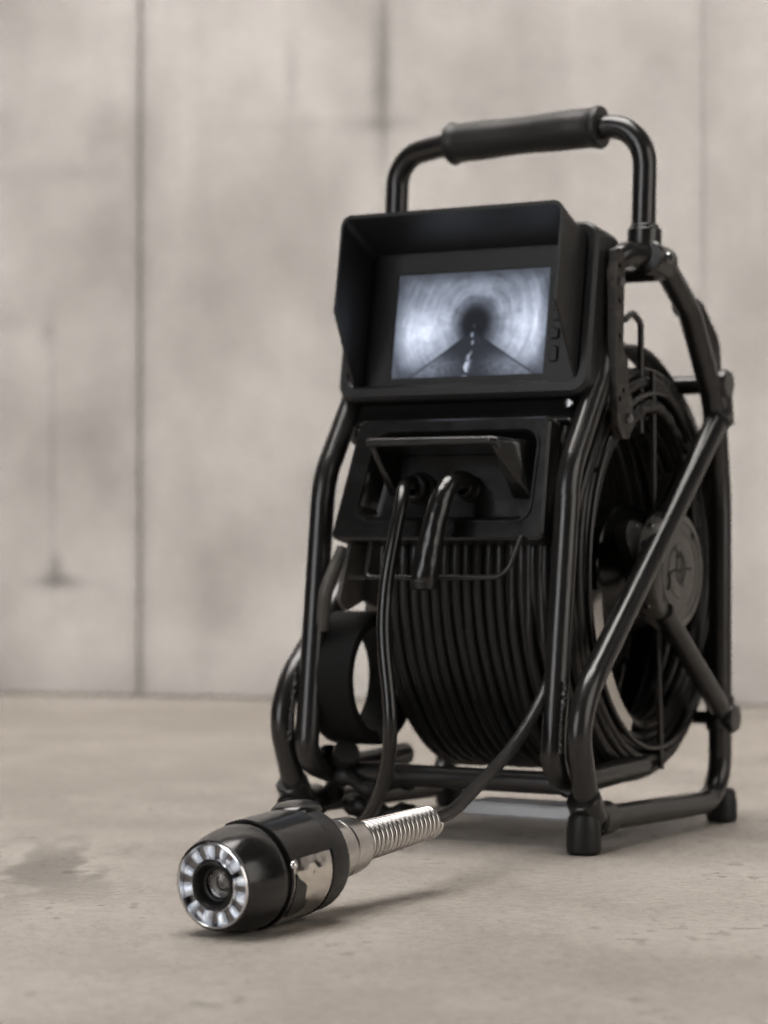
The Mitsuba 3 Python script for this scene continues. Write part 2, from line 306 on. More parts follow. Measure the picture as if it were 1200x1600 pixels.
# handle with its grip
handle = fillet([(0.1325, 0.140, 0.500), (0.1340, 0.142, 0.6205), (0.060, 0.142, 0.6212), (-0.070, 0.150, 0.6195), (-0.124, 0.156, 0.612), (-0.130, 0.158, 0.49)], [0.036, 0.2, 0.2, 0.05], 16)
put(R + '__handle', sweep(handle, 0.0106), 'black_paint', 40)
gx = np.linspace(-0.064, 0.0925, 60)
gp = np.stack([gx, np.interp(gx, [-0.07, 0.06, 0.1], [0.150, 0.142, 0.142]), np.interp(gx, [-0.07, 0.06, 0.1], [0.6195, 0.6212, 0.6212])], 1)
t = (gx - gx[0]) / (gx[-1] - gx[0])
gr = 0.0172 + 0.0032 * np.exp(-(t / 0.035) ** 2) + 0.0028 * np.exp(-((1 - t) / 0.05) ** 2) + 0.0006 * np.sin(t * 10)
gr[0] -= 0.002; gr[-1] -= 0.0015
gs = sweep(gp, gr, 40)
put(R + '__handle__grip', gs, 'grip_rubber', 45)
labels[R + '__handle__grip'] = {'label': 'padded black rubber grip with flared ends'}
# clamp at the foot of the handle
both(R + '__handle_clamp', lambda s: join(collar((0.1338, 0.1405, 0.5205), (0.01, 0.02, 1), 0.0150, 0.017), collar((0.1338, 0.1405, 0.5265), (0.01, 0.02, 1), 0.0128, 0.012),
                                        collar((H - 0.001, 0.146, 0.5015), (0, 1, -0.12), 0.0148, 0.034, 0.002)), 'black_paint')
for s in (0, 1):
    m = lathe([(0, 0), (0, 0.0045), (0.002, 0.0052), (0.004, 0.004), (0.0045, 0)], (0.156, 0.140, 0.502), (1, -0.2, 0.1), 20)
    put(R + '__handle_clamp' + ('_001' if s else '') + '__bolt', mirror(m) if s else m, 'dark_chrome')

# ------------------------------------------------------------------ monitor
tilt = math.radians(9.5)
MO = np.array([0.0, 0.0595, 0.4560]); MU = np.array([0, math.sin(tilt), math.cos(tilt)]); MZ = np.array([0, -math.cos(tilt), math.sin(tilt)])
mframe = frame_of(MO, (1, 0, 0), MU, MZ)
MON = R + '__monitor'
def mput(key, m, bsdf, smooth=30): return put(key, m, bsdf, smooth, mframe)
body = bev(rr(0.248, 0.151, 0.016, 48), 0.044, 0.0030).translate((0, 0, -0.044))
opening = rr(0.2255, 0.1285, 0.010, 40).extrude(0.03).translate((0, 0.0015, -0.0215))
lipc = MF.batch_hull([rr(0.2255, 0.1285, 0.010, 40).extrude(0.0001).translate((0, 0.0015, -0.0022)), rr(0.2305, 0.1335, 0.0120, 40).extrude(0.001).translate((0, 0.0015, 0.0001))])
back = bev(rr(0.236, 0.132, 0.012, 40), 0.014, 0.004).translate((0, 0, -0.056))
mput(MON, (body - opening - lipc) + back, 'black_plastic', 30)
face = bev(rr(0.2235, 0.1265, 0.009), 0.004, 0.0005).translate((0, 0.0015, -0.0221))
face = face - CS.square((0.1530, 0.0955), True).extrude(0.02).translate((-0.0048, -0.0055, -0.0195))
mput(MON + '__faceplate', face, 'black_plastic', 30)
# visor: a top wall and two tapering cheeks, flared a little towards the front
VT = 0.0026
def visor():
    top0, top1, d = 0.0620, 0.0805, 0.047
    def shell(g, f):
        a = rr(0.2235 - 2 * g, 0.30, 0.010 - g, 48).extrude(0.0005).translate((0.001, top0 - g - 0.15, -0.020 - f))
        b = rr(0.2185 - 2 * g, 0.30, 0.010 - g, 48).extrude(0.0005).translate((0.0040, top1 - g - 0.15, d + f))
        return MF.batch_hull([a, b])
    m = shell(0, 0) - shell(VT, 0.004)
    side = poly([(-0.016, 0.10), (d, 0.10), (d, -0.006), (0.0010, -0.0610), (-0.016, -0.0610)]).extrude(0.30).translate((0, 0, -0.15)).rotate((0, -90, 0))
    return m ^ side
mput(MON + '__visor', visor(), 'black_plastic', 30)
labels[MON + '__visor'] = {'label': 'black sun hood round the screen'}

# screen: a lit picture of the inside of a pipe
SCREEN_GAIN = 0.61 * 2 ** (1.3 - exposure)
def screen_rad(p, n, uv):
    u, v = uv.x, uv.y
    x, y = (u - 0.535) * 1.73, v - 0.50
    r = dr.sqrt(x * x + y * y) + 1e-4
    ang = dr.atan2(y, x)
    rings = fbm(r * 30 + 1.6 * noise(ang * 1.5 + 4), ang * 2.2 + 9, 3.0, octaves=4)
    hoops = noise(r * 44 + 0.8 * noise(ang * 0.9 + 3), 2.0) * smoothstep(0.50, 0.2, r) * smoothstep(-0.12, 0.1, y)
    grain = fbm(u * 70, v * 45, 5.0, octaves=3)
    smear = fbm(ang * 5, r * 3, 1.0, octaves=3)
    wall = smoothstep(0.10, 0.34, r)
    lit = 0.15 + 0.62 * dr.exp(-dr.square((u - 0.17) / 0.20) - dr.square((v - 0.46) / 0.27)) + 0.62 * dr.exp(-dr.square((u - 0.90) / 0.17) - dr.square((v - 0.45) / 0.29)) \
        + 0.10 * dr.exp(-dr.square((u - 0.55) / 0.3) - dr.square((v - 0.82) / 0.12))
    w = wall * lit * (0.42 + 0.55 * rings + 0.30 * hoops + 0.40 * (smear - 0.5)) * (0.80 + 0.40 * grain)
    w = w * (1 - 0.35 * smoothstep(0.22, 0.12, r))
    # the flat invert with its two dark edges and the trickle of water
    cu, cv = u - 0.525, 0.43 - v
    left = -cu - cv * 0.93
    right = cu - cv * 0.97
    inside = smoothstep(0.012, -0.012, dr.maximum(left, right)) * smoothstep(-0.01, 0.02, cv)
    fl = 0.012 + 0.20 * smoothstep(0.12, 0.42, cv) * smoothstep(0.03, 0.30, dr.abs(cu)) * (0.4 + grain) + 0.06 * smoothstep(0.2, 0.45, cv) * grain
    edge = dr.maximum(dr.exp(-dr.square(left / 0.010)), dr.exp(-dr.square(right / 0.010))) * smoothstep(0.0, 0.05, cv)
    val = w * (1 - inside) + fl * inside
    val = val * (1 - 0.8 * edge)
    tx = 0.525 - 0.05 * smoothstep(0.1, 0.5, cv) + 0.012 * (noise(v * 30, 2.0) - 0.5)
    tw = 0.006 + 0.016 * smoothstep(0.1, 0.43, cv)
    drip = dr.exp(-dr.square((u - tx) / tw)) * smoothstep(0.45, 0.75, noise(v * 42, u * 30, 4.0)) * smoothstep(-0.07, 0.0, cv)
    val = val + drip * (0.25 + 0.5 * smoothstep(0.2, 0.45, cv))
    vig = smoothstep(0.0, 0.10, u) * smoothstep(1.0, 0.93, u) * smoothstep(0.0, 0.16, v) * smoothstep(1.0, 0.86, v)
    val = val * (0.45 + 0.55 * vig) + 0.012
    return mix((0.80, 0.91, 1.16), (0.92, 0.98, 1.10), val) * val * SCREEN_GAIN
sw, sh = 0.1512, 0.0940
sv = np.array([[-sw / 2, -sh / 2, 0], [sw / 2, -sh / 2, 0], [sw / 2, sh / 2, 0], [-sw / 2, sh / 2, 0]]) + (-0.0048, -0.0055, -0.0188)
scene[MON + '__screen'] = mikit.ply(trimesh.Trimesh(mframe(sv), [[0, 1, 2], [0, 2, 3]], process=False), prin((0.01, 0.01, 0.012), 0.15), smooth=False,
                                   uv=np.array([[0, 0], [1, 0], [1, 1], [0, 1.0]]), emitter={'type': 'area', 'radiance': proc(screen_rad)})
labels[MON + '__screen'] = {'label': 'lit screen showing the inside of a pipe in blue grey'}
for k, (y, h) in enumerate([(0.030, 0.010), (0.014, 0.010), (-0.002, 0.010), (-0.018, 0.010), (-0.036, 0.014)]):
    mput(MON + '__button', bev(rr(0.0088, h, 0.003), 0.0032, 0.001).translate((0.0805, y, -0.0185)), 'black_plastic', 30)
mput(MON + '__latch', bev(rr(0.034, 0.018, 0.005), 0.020, 0.003).translate((0.074, 0.074, -0.042)), 'black_plastic', 30)

# side bracket between monitor and frame (right and left)
def bracket(s):
    pts = [(0.082, 0.507), (0.096, 0.506), (0.098, 0.490), (0.096, 0.470), (0.095, 0.440), (0.094, 0.420), (0.103, 0.413), (0.105, 0.386), (0.112, 0.378), (0.113, 0.358), (0.106, 0.345), (0.094, 0.344),
           (0.084, 0.354), (0.081, 0.39), (0.078, 0.43), (0.079, 0.47)]
    cs = poly(pts, 0.003)
    for (b, z) in [(0.087, 0.492), (0.087, 0.462), (0.087, 0.432), (0.094, 0.386), (0.087, 0.378)]:
        cs = cs - CS.circle(0.0026, 20).translate((b, z))
    m = tm(cs.extrude(0.007)); v = m.vertices
    m.vertices = np.stack([v[:, 2] + 0.1285, v[:, 0], v[:, 1]], 1)
    return m
both(R + '__monitor_bracket', bracket, 'bracket_metal', 25)
for k, (b, z) in enumerate([(0.088, 0.478), (0.103, 0.362)]):
    put(R + '__monitor_bracket__bolt', lathe([(0, 0), (0, 0.0046), (0.002, 0.005), (0.0036, 0.0042), (0.0042, 0)], (0.1352, b, z), (1, 0, 0), 6), 'dark_chrome', False)

# cross member under the monitor, its ends wrapped round the posts
cm = MF.batch_hull([MF.sphere(0.007, 24).translate(p) for p in [(-0.103, 0.066, 0.3730), (0.103, 0.066, 0.3730), (-0.103, 0.060, 0.3600), (0.103, 0.060, 0.3600), (-0.101, 0.085, 0.370), (0.101, 0.085, 0.370), (-0.101, 0.08, 0.36), (0.101, 0.08, 0.36)]])
put(R + '__cross_member', cm, 'gloss_plastic', 50)
put(R + '__cross_member__bolt', lathe([(0, 0), (0, 0.0042), (0.0015, 0.0046), (0.003, 0.0036), (0.0035, 0)], (0.1045, 0.0520, 0.3735), (0, -1, 0.1), 20), 'dark_chrome', 40)

# ------------------------------------------------------------------ connection panel
pt = math.radians(13)
PO = np.array([0.0, 0.010, 0.3095]); PU = np.array([0, math.sin(pt), math.cos(pt)]); PZ = np.array([0, -math.cos(pt), math.sin(pt)])
pframe = frame_of(PO, (1, 0, 0), PU, PZ)
def pput(key, m, bsdf, smooth=30): return put(key, m, bsdf, smooth, pframe)
PAN = R + '__connection_panel'
outline = poly([(-0.1005, -0.0525), (0.1065, -0.0525), (0.1025, 0.054), (-0.0840, 0.054)], 0.006)
plate = bev(outline, 0.022, 0.002).translate((0, 0, -0.022))
rec = poly([(-0.075, -0.0345), (0.090, -0.0345), (0.092, 0.0405), (-0.062, 0.0405)], 0.012)
flare = MF.batch_hull([rec.extrude(0.0001).translate((0, 0, -0.003)), rec.offset(0.0028, m3.JoinType.Round, 2.0, 32).extrude(0.001)])
pocket = MF.batch_hull([rec.offset(-0.006, m3.JoinType.Round, 2.0, 32).extrude(0.0001).translate((0, 0, -0.018)), rec.extrude(0.001).translate((0, 0, -0.003))])
pput(PAN, plate - pocket - flare, 'gloss_plastic', 40)
rim = (rec.offset(0.0040, m3.JoinType.Round, 2.0, 32) - rec.offset(0.0020, m3.JoinType.Round, 2.0, 32)).extrude(0.0026).translate((0, 0, -0.0008))
pput(PAN + '__rim', rim, 'gloss_plastic', 30)
# hood over the cable outlets: a thick lip that falls back to the panel
def hull_pts(pts): return MF.hull_points(np.asarray(pts, float))
lip_l, lip_r = -0.057, 0.063
ho = hull_pts([(lip_l, 0.0235, 0.0240), (lip_r, 0.0235, 0.0240), (lip_l, 0.0310, 0.0225), (lip_r, 0.0310, 0.0225), (lip_l - 0.003, 0.0365, -0.0165), (0.088, 0.0365, -0.0165), (lip_l + 0.002, -0.010, -0.0165), (0.086, -0.014, -0.0165),
               (lip_r + 0.014, 0.030, 0.010), (lip_r + 0.012, 0.015, 0.006), (lip_l + 0.001, 0.016, 0.007)])
hi = hull_pts([(lip_l + 0.006, -0.004, 0.040), (lip_r - 0.004, -0.004, 0.040), (lip_l + 0.006, 0.0225, 0.040), (lip_r - 0.004, 0.0225, 0.040), (lip_l + 0.008, 0.026, -0.020), (0.070, 0.026, -0.020), (lip_l + 0.014, -0.040, -0.020), (0.064, -0.040, -0.020)])
hm = tm((ho - hi).refine_to_length(0.0022)); hm.merge_vertices()
trimesh.smoothing.filter_taubin(hm, lamb=0.55, nu=0.56, iterations=14)
pput(PAN + '__hood', hm, 'gloss_plastic', True)
edge_bar = sweep(fillet([(lip_l - 0.0005, 0.0272, 0.0228), (lip_l + 0.002, 0.0272, 0.0240), (lip_r - 0.002, 0.0272, 0.0240), (lip_r + 0.003, 0.0272, 0.0212)], 0.003), 0.0039, 14)
pput(PAN + '__hood__lip', edge_bar, 'black_paint', 50)
# outlets
for gx_, r0 in ((-0.0245, 0.0125), (0.0240, 0.0095)):
    pput(PAN + '__cable_gland', lathe([(0, 0.0068), (0.0, r0 + 0.002), (0.004, r0 + 0.002), (0.006, r0), (0.014, r0 - 0.001), (0.0155, r0 - 0.0025), (0.0155, 0.0072), (0.002, 0.0068)], (gx_, -0.004, -0.0175), (0, -0.12, 1), 40), 'rubber', 35)
# embossed boss in the upper left of the recess, two small screws
pput(PAN + '__boss', lathe([(0, 0.0085), (0.003, 0.008), (0.004, 0.0068), (0.004, 0.0045), (0.001, 0.004)], (-0.046, 0.0365, -0.0168), (0, 0, 1), 32), 'gloss_plastic', 40)

# lead hanging from the left outlet to the floor, and the short capped stub
lead_pts = [(-0.0235, 0.018, 0.3065), (-0.0225, -0.006, 0.3035), (-0.0170, -0.022, 0.2870), (-0.0160, -0.036, 0.2546), (-0.0173, -0.046, 0.2172), (-0.0145, -0.054, 0.1748), (-0.0065, -0.060, 0.1331),
            (-0.0035, -0.062, 0.1022), (-0.0100, -0.056, 0.0710), (-0.0300, -0.040, 0.0380), (-0.0590, -0.020, 0.0155), (-0.090, 0.000, 0.0068), (-0.130, 0.016, 0.0064)]
put(R + '__lead', sweep(spline(lead_pts, 110), 0.0060, 20), 'gloss_plastic', 60)
labels[R + '__lead'] = {'label': 'thin black lead hanging from the panel down to the floor'}
stub_pts = [(0.0250, 0.018, 0.3070), (0.0245, -0.010, 0.3050), (0.0225, -0.0235, 0.2900), (0.0195, -0.031, 0.2650), (0.0165, -0.0355, 0.2410), (0.0140, -0.0370, 0.2185)]
sp = spline(stub_pts, 70); tt = np.linspace(0, 1, 70)
sr = 0.0085 + 0.0032 * np.clip((tt - 0.15) / 0.75, 0, 1) + 0.00035 * (meshkit.noise(np.stack([tt * 26, tt * 0, tt * 0], 1), 3) - 0.5)
sm = sweep(sp, sr, 30)
nz = meshkit.fbm(sm.vertices * np.array([210, 210, 70]), 3, 5)[:, None] - 0.5
cen = sp[np.clip(np.arange(len(sm.vertices)) // 30, 0, 69)]
sm.vertices = sm.vertices + (sm.vertices - cen) * nz * 0.13
put(R + '__stub_cable', sm, 'gloss_plastic', 60)
labels[R + '__stub_cable'] = {'label': 'short thick cut cable end hanging beside the lead'}
put(R + '__stub_cable__end_cap', lathe([(0, 0), (-0.0005, 0.0055), (0, 0.0082), (0.0012, 0.0113), (0.0075, 0.0116), (0.0085, 0.0108), (0.0085, 0)], (0.01385, -0.0373, 0.2165), (0.0, 0.0, 1), 36), 'rubber', 35)

# wire guide in front of the windings
put(R + '__wire_guide', sweep(fillet([(-0.0615, 0.006, 0.262), (-0.0605, -0.008, 0.2255), (0.0760, -0.008, 0.2270), (0.0885, -0.004, 0.262)], [0.007, 0.020], 10), 0.0022, 14), 'black_paint', 60)
put(R + '__wire_guide__stub', sweep(np.array([(-0.080, -0.002, 0.2255), (-0.0600, -0.006, 0.2255)]), 0.0024, 12), 'black_paint', 50)

# ------------------------------------------------------------------ spool
SP = R + '__spool'
SB, SZ = 0.181, 0.231              # axis
EB, EZ = 0.156, 0.180              # half sizes of the coil
CR = 0.0052
def turn(x, grow, seed, wob=0.0012):
    th = np.arange(120) * 2 * PI / 120
    q = np.stack([np.cos(th) * 1.7 + seed * 3.1, np.sin(th) * 1.7, th * 0 + seed], 1)
    w = (meshkit.noise(q, seed) - 0.5) * 2
    w2 = (meshkit.noise(q * 1.3 + 40, seed) - 0.5) * 2
    return np.stack([x + w * wob + 0.0 * th, SB + (EB + grow + w2 * wob) * np.cos(th), SZ + (EZ + grow + w2 * wob) * np.sin(th)], 1)
N_T, X0, PITCHX = 18, -0.0655, 0.01055
for layer in range(5):
    for k in range(N_T):
        x = X0 + k * PITCHX + (0.5 * PITCHX if layer == 1 else 0)
        if layer > 2 and k < N_T - 3 or layer and 2 < k < N_T - 5: continue        # hidden between the outer layer and the drum
        put(SP + '__winding', sweep(turn(x, -CR - layer * 0.0094, 11 + layer * 40 + k, 0.0012 if layer == 0 else 0.002), CR, 12, closed=True), 'cable_jacket', True)
# loose turns piled on the right end
for k, (x, gb, gz, ob, oz) in enumerate([(0.092, 0.010, 0.008, 0.008, 0.010), (0.102, 0.006, 0.010, 0.012, 0.004), (0.080, 0.004, 0.012, 0.006, 0.012), (0.066, 0.002, 0.010, 0.006, 0.010), (0.112, -0.012, -0.010, 0.006, 0.002), (0.117, -0.024, -0.018, 0.004, 0.004)]):
    p_ = turn(x, 0.0, 300 + k, 0.004)
    up = np.clip((p_[:, 2] - SZ) / EZ, -0.4, 1); bk = np.clip((p_[:, 1] - SB) / EB, -0.3, 1)
    p_[:, 1] += ob * np.clip(bk, 0, 1) + gb * bk; p_[:, 2] += (oz + gz) * np.clip(up, 0, 1) + gz * np.clip(up, -0.4, 0)
    p_[:, 1] = np.maximum(p_[:, 1], 0.030)
    put(SP + '__winding', sweep(p_, CR, 12, closed=True), 'cable_jacket', True)
th_ = np.radians(np.linspace(186, 248, 30))
sp_out = np.stack([SB + EB * 0.83 * np.cos(th_), SZ + EZ * 0.86 * np.sin(th_)], 1); sp_in = np.stack([SB - 0.004 + 0.100 * np.cos(th_), SZ + 0.140 * np.sin(th_)], 1)[::-1]
spm = tm(poly(np.vstack([sp_out, sp_in])).extrude(0.002)); v = spm.vertices; spm.vertices = np.stack([v[:, 2] + 0.1205, v[:, 0], v[:, 1]], 1)
put(SP + '__added_bright_plate', spm, 'steel', 30)  # added as a bright accent, imitating the pale patch beside the drum
labels[SP + '__added_bright_plate'] = {'label': 'added steel crescent standing in for the bright patch inside the right of the spool'}
# drum, inner cylinder and wire cage
def ell_ring(x, f, r): 
    th = np.arange(96) * 2 * PI / 96
    return sweep(np.stack([x + 0 * th, SB + (EB * f) * np.cos(th), SZ + (EZ * f) * np.sin(th)], 1), r, 10, closed=True)
for x in (-0.074, 0.1265):
    put(SP + '__cage_ring', ell_ring(x, 0.87, 0.0026), 'black_paint', True)
for k in range(8):
    a = 2 * PI * k / 8 + 0.2
    put(SP + '__cage_rod', sweep(np.array([(-0.074, SB + EB * 0.87 * math.cos(a), SZ + EZ * 0.87 * math.sin(a)), (0.1265, SB + EB * 0.87 * math.cos(a), SZ + EZ * 0.87 * math.sin(a))]), 0.0026, 10), 'black_paint', 60)
for k in range(2):
    a = -PI / 2 + PI * k + 0.06
    put(SP + '__spoke', sweep(np.array([(0.1255, SB + 0.05 * math.cos(a), SZ + 0.05 * math.sin(a)), (0.1265, SB + EB * 0.98 * math.cos(a), SZ + EZ * 0.98 * math.sin(a))]), 0.0028, 10), 'black_paint', 60)
put(SP + '__drum', lathe([(-0.035, 0), (-0.035, 0.085), (-0.033, 0.088), (0.055, 0.088), (0.057, 0.086), (0.057, 0.0)], (0, SB + 0.012, SZ - 0.02), (1, 0, 0), 72), 'inside_black', 40)
put(SP + '__hub', lathe([(0.05, 0), (0.05, 0.060), (0.060, 0.0615), (0.068, 0.0605), (0.070, 0.057), (0.080, 0.056), (0.082, 0.0585), (0.096, 0.0585), (0.099, 0.055), (0.112, 0.050), (0.118, 0.044), (0.118, 0)], (0, SB, SZ), (1, 0, 0), 64), 'gloss_plastic', 40)

# hub cap on the right side frame, with its engraved emblem
HC = R + '__hub_cap'
def hub_cap(s):
    return lathe([(0.118, 0), (0.118, 0.040), (0.128, 0.043), (0.130, 0.050), (0.133, 0.0525), (0.146, 0.0525), (0.1495, 0.0505), (0.1505, 0.0465), (0.1512, 0.0450), (0.1512, 0.0435), (0.1498, 0.0425), (0.1498, 0.0375), (0.1509, 0.0368), (0.1509, 0.0345), (0.1500, 0.0338), (0.1502, 0.0245), (0.1512, 0.0238), (0.1512, 0.0)], (0, SB - 0.004, SZ), (1, 0, 0), 72)
m = tm(hub_cap(1)); put(HC, m, 'hub_cap_gray', 30); put(HC, mirror(m), 'hub_cap_gray', 30)
labels[HC] = {'label': 'round grey hub cap with a worn engraved emblem'}
HX, HB = 0.1512, SB - 0.004
def mark(pts, r=0.0010): return sweep(np.array([(HX, HB + b, SZ + z) for b, z in pts]), r, 8)
th = np.linspace(0, 2 * PI, 33)[:-1]
put(HC + '__emblem', join(
    sweep(np.array([(HX, HB + 0.0085 * math.cos(a), SZ + 0.0015 + 0.0125 * math.sin(a)) for a in th]), 0.0010, 8, closed=True),
    mark([(-0.024, -0.002), (-0.012, 0.001), (0.0, 0.0), (0.022, 0.0015)], 0.0012), mark([(0.0, 0.018), (0.002, 0.006), (0.0, -0.004), (0.004, -0.014)], 0.0010),
    mark([(-0.024, -0.002), (-0.022, -0.010), (-0.026, -0.016)], 0.0010), mark([(-0.012, 0.020), (-0.006, 0.015), (-0.009, 0.011)], 0.0012)), 'engraving', True)
for k, (b, z) in enumerate([(0.028, 0.030), (-0.034, -0.024)]):
    put(HC + '__screw', lathe([(0, 0), (0, 0.0032), (0.0012, 0.0028), (0.0014, 0)], (HX - 0.001, HB + b, SZ + z), (1, 0, 0), 20), 'engraving', 40)
for k in range(6):
    a = PI * 0.62 + k * 0.36
    put(HC + '__rim_bolt', lathe([(0, 0), (0, 0.003), (0.002, 0.0034), (0.003, 0.0026), (0.0034, 0)], (0.139, HB + 0.0515 * math.cos(a), SZ + 0.0515 * math.sin(a)), (0, math.cos(a), math.sin(a)), 16), 'dark_chrome', 40)
# arm that carries the hub on each side frame
def hub_arm(s):
    return join(MF.batch_hull([MF.cylinder(0.010, 0.034, 0.034, 40).rotate((0, 90, 0)).translate((0.1195, SB - 0.004, SZ)), MF.cylinder(0.010, 0.013, 0.013, 32).rotate((0, 90, 0)).translate((0.1235, 0.1165, 0.262))]),
                MF.batch_hull([MF.cylinder(0.010, 0.030, 0.030, 40).rotate((0, 90, 0)).translate((0.1195, SB - 0.004, SZ)), MF.cylinder(0.010, 0.014, 0.014, 32).rotate((0, 90, 0)).translate((0.1235, 0.205, 0.304))]))
both(R + '__hub_arm', hub_arm, 'black_paint', 35)

# left side: brake ring, guard plate and knob seen between the left post and the windings
put(R + '__brake_ring', lathe([(-0.046, 0.053), (-0.046, 0.057), (-0.044, 0.0590), (-0.004, 0.0590), (-0.001, 0.0575), (0.0, 0.0510), (-0.002, 0.0475), (-0.044, 0.0475), (-0.046, 0.053)], (-0.078, 0.0520, 0.1360), (1, 0, 0), 72), 'inside_black', 35)
gp_ = poly([(0.020, 0.262), (0.062, 0.262), (0.085, 0.215), (0.070, 0.196), (0.040, 0.205), (0.010, 0.196), (-0.002, 0.206)], 0.006)
gm = tm(gp_.extrude(0.004)); v = gm.vertices; gm.vertices = np.stack([v[:, 2] - 0.094, v[:, 0], v[:, 1]], 1)
put(R + '__guard_plate', gm, 'hub_cap_gray', 30)  # grey colour imitates reflections on a glossy black plate
put(R + '__guard_plate__brace', sweep(fillet([(-0.100, 0.020, 0.250), (-0.104, -0.002, 0.215), (-0.112, 0.004, 0.180)], 0.02), 0.006, 16), 'hub_cap_gray', 50)
put(R + '__knob', lathe([(0, 0), (0, 0.008), (0.002, 0.0105), (0.010, 0.0115), (0.016, 0.010), (0.018, 0)], (-0.121, 0.030, 0.060), (0.3, -0.5, 0.5), 32), 'rubber', 40)
put(R + '__knob', lathe([(0, 0), (0, 0.009), (0.002, 0.0118), (0.010, 0.0125), (0.015, 0.011), (0.017, 0)], (-0.103, 0.026, 0.066), (0.5, -0.5, 0.4), 32), 'rubber', 40)
put(R + '__strap_end', sweep(spline([(-0.128, 0.052, 0.030), (-0.112, 0.030, 0.048), (-0.095, 0.022, 0.050), (-0.080, 0.030, 0.040), (-0.062, 0.044, 0.046), (-0.045, 0.050, 0.044)], 50), 0.0075 + 0.002 * np.sin(np.arange(50) * 0.45), 16), 'rubber', 60)
put(R + '__strap_end', sweep(spline([(-0.120, 0.070, 0.020), (-0.100, 0.050, 0.022), (-0.075, 0.045, 0.018), (-0.050, 0.060, 0.020)], 40), 0.0085 + 0.002 * np.sin(np.arange(40) * 0.6), 16), 'rubber', 60)
put(R + '__tie_wire', sweep(spline([(-0.056, 0.012, 0.085), (-0.047, 0.002, 0.094), (-0.040, 0.000, 0.088), (-0.045, 0.004, 0.079), (-0.054, 0.010, 0.076), (-0.050, 0.016, 0.060), (-0.046, 0.02, 0.050)], 50), 0.0016, 10), 'cable_jacket', True)

# hook rod and slack tail over the coil at the right
put(R + '__hook_rod', sweep(fillet([(0.118, 0.166, 0.352), (0.118, 0.166, 0.449), (0.114, 0.158, 0.4585), (0.110, 0.150, 0.4510)], [0.006, 0.004], 8), 0.0030, 14), 'black_paint', 60)
put(R + '__hook_rod__wire', sweep(np.array([(0.112, 0.155, 0.4535), (0.02, 0.140, 0.456)]), 0.0009, 8), 'black_paint', 60)
tail = spline([(0.124, 0.118, 0.352), (0.128, 0.150, 0.373), (0.128, 0.185, 0.372), (0.126, 0.222, 0.350), (0.124, 0.252, 0.318), (0.121, 0.272, 0.27)], 60)
put(R + '__slack_loop', sweep(tail, 0.0058 + 0.0006 * np.sin(np.arange(60)), 14), 'cable_jacket', 60)
tail2 = spline([(0.120, 0.170, 0.388), (0.125, 0.205, 0.386), (0.126, 0.236, 0.362), (0.122, 0.262, 0.330)], 50)
put(R + '__slack_loop', sweep(tail2, 0.0052, 14), 'cable_jacket', 60)

# ------------------------------------------------------------------ camera head on the floor
C = 'camera_head'
labels[C] = {'label': 'black and chrome pipe camera head with light ring lying on the floor', 'category': 'camera'}
A33 = math.radians(33); TL = 0.0643
AX = np.array([math.sin(A33), math.cos(A33), TL]); AX /= np.linalg.norm(AX)
HO = np.array([-0.1108, 1.6665, 0.0338])
AR = np.array([math.cos(A33), -math.sin(A33), 0.0]); AU = np.cross(AR, AX); AU = AU if AU[2] > 0 else -AU
def hframe(v): return HO + v[:, :1] * AR + v[:, 1:2] * AU + v[:, 2:3] * AX      # right, up, back along the axis
def hput(key, m, bsdf, smooth=35): return put(key, m, bsdf, smooth, hframe)
Z = (0, 0, 1)
def hl(profile, seg=72, **k): return lathe(profile, (0, 0, 0), Z, seg, **k)
hput(C + '__nose', hl([(0.0025, 0.0283), (-0.0006, 0.0287), (-0.0003, 0.0296), (0.004, 0.0310), (0.012, 0.0331), (0.022, 0.0347), (0.030, 0.0353), (0.0335, 0.0353), (0.0350, 0.0345), (0.0350, 0.025)]), 'gloss_plastic', 40)
hput(C + '__body', hl([(0.0345, 0.025), (0.0345, 0.0338), (0.0372, 0.0338), (0.038, 0.0346), (0.086, 0.0346), (0.0868, 0.0338), (0.089, 0.0338), (0.089, 0.0)]), 'gloss_plastic', 40)
hput(C + '__rear_ring', hl([(0.0885, 0.030), (0.0885, 0.0352), (0.090, 0.0362), (0.104, 0.0360), (0.108, 0.0345), (0.1100, 0.0315), (0.1105, 0.0)]), 'black_plastic', 40)
def sector(a0, a1, z0, z1, r0, r1, n=24, edge=0.0008):
    """A curved plate on the head: angles in degrees from the right, going up."""
    prof = [(z0, r0), (z0, r1 - edge), (z0 + edge, r1), (z1 - edge, r1), (z1, r1 - edge), (z1, r0), (z0, r0)]
    ang = np.radians(np.linspace(a0, a1, n)); m = len(prof)
    v = np.array([[(r * math.cos(a), r * math.sin(a), z) for a in ang] for z, r in prof]).reshape(-1, 3); f = []
    for i in range(m - 1):
        for j in range(n - 1):
            a, b, c, d = i * n + j, i * n + j + 1, (i + 1) * n + j + 1, (i + 1) * n + j; f += [[a, b, c], [a, c, d]]
    for j, rev in ((0, False), (n - 1, True)):
        idx = [i * n + j for i in range(m - 1)]
        for i in range(1, m - 2): f.append([idx[0], idx[i], idx[i + 1]] if not rev else [idx[0], idx[i + 1], idx[i]])
    mesh = trimesh.Trimesh(v, f, process=True); trimesh.repair.fix_normals(mesh); return mesh
hput(C + '__top_plate', sector(22, 118, 0.0375, 0.0885, 0.033, 0.0372), 'gloss_plastic', 35)
clip = trimesh.creation.icosphere(4); clip.vertices = np.sign(clip.vertices) * np.abs(clip.vertices) ** 0.8 * (0.0150, 0.0070, 0.0190); clip.vertices += (-0.002, 0.0335, 0.099)
hput(C + '__top_plate__clip', clip, 'gloss_plastic', True)
hput(C + '__chrome_window', sector(-78, 19, 0.0405, 0.0855, 0.033, 0.0360, 36), 'chrome', 35)
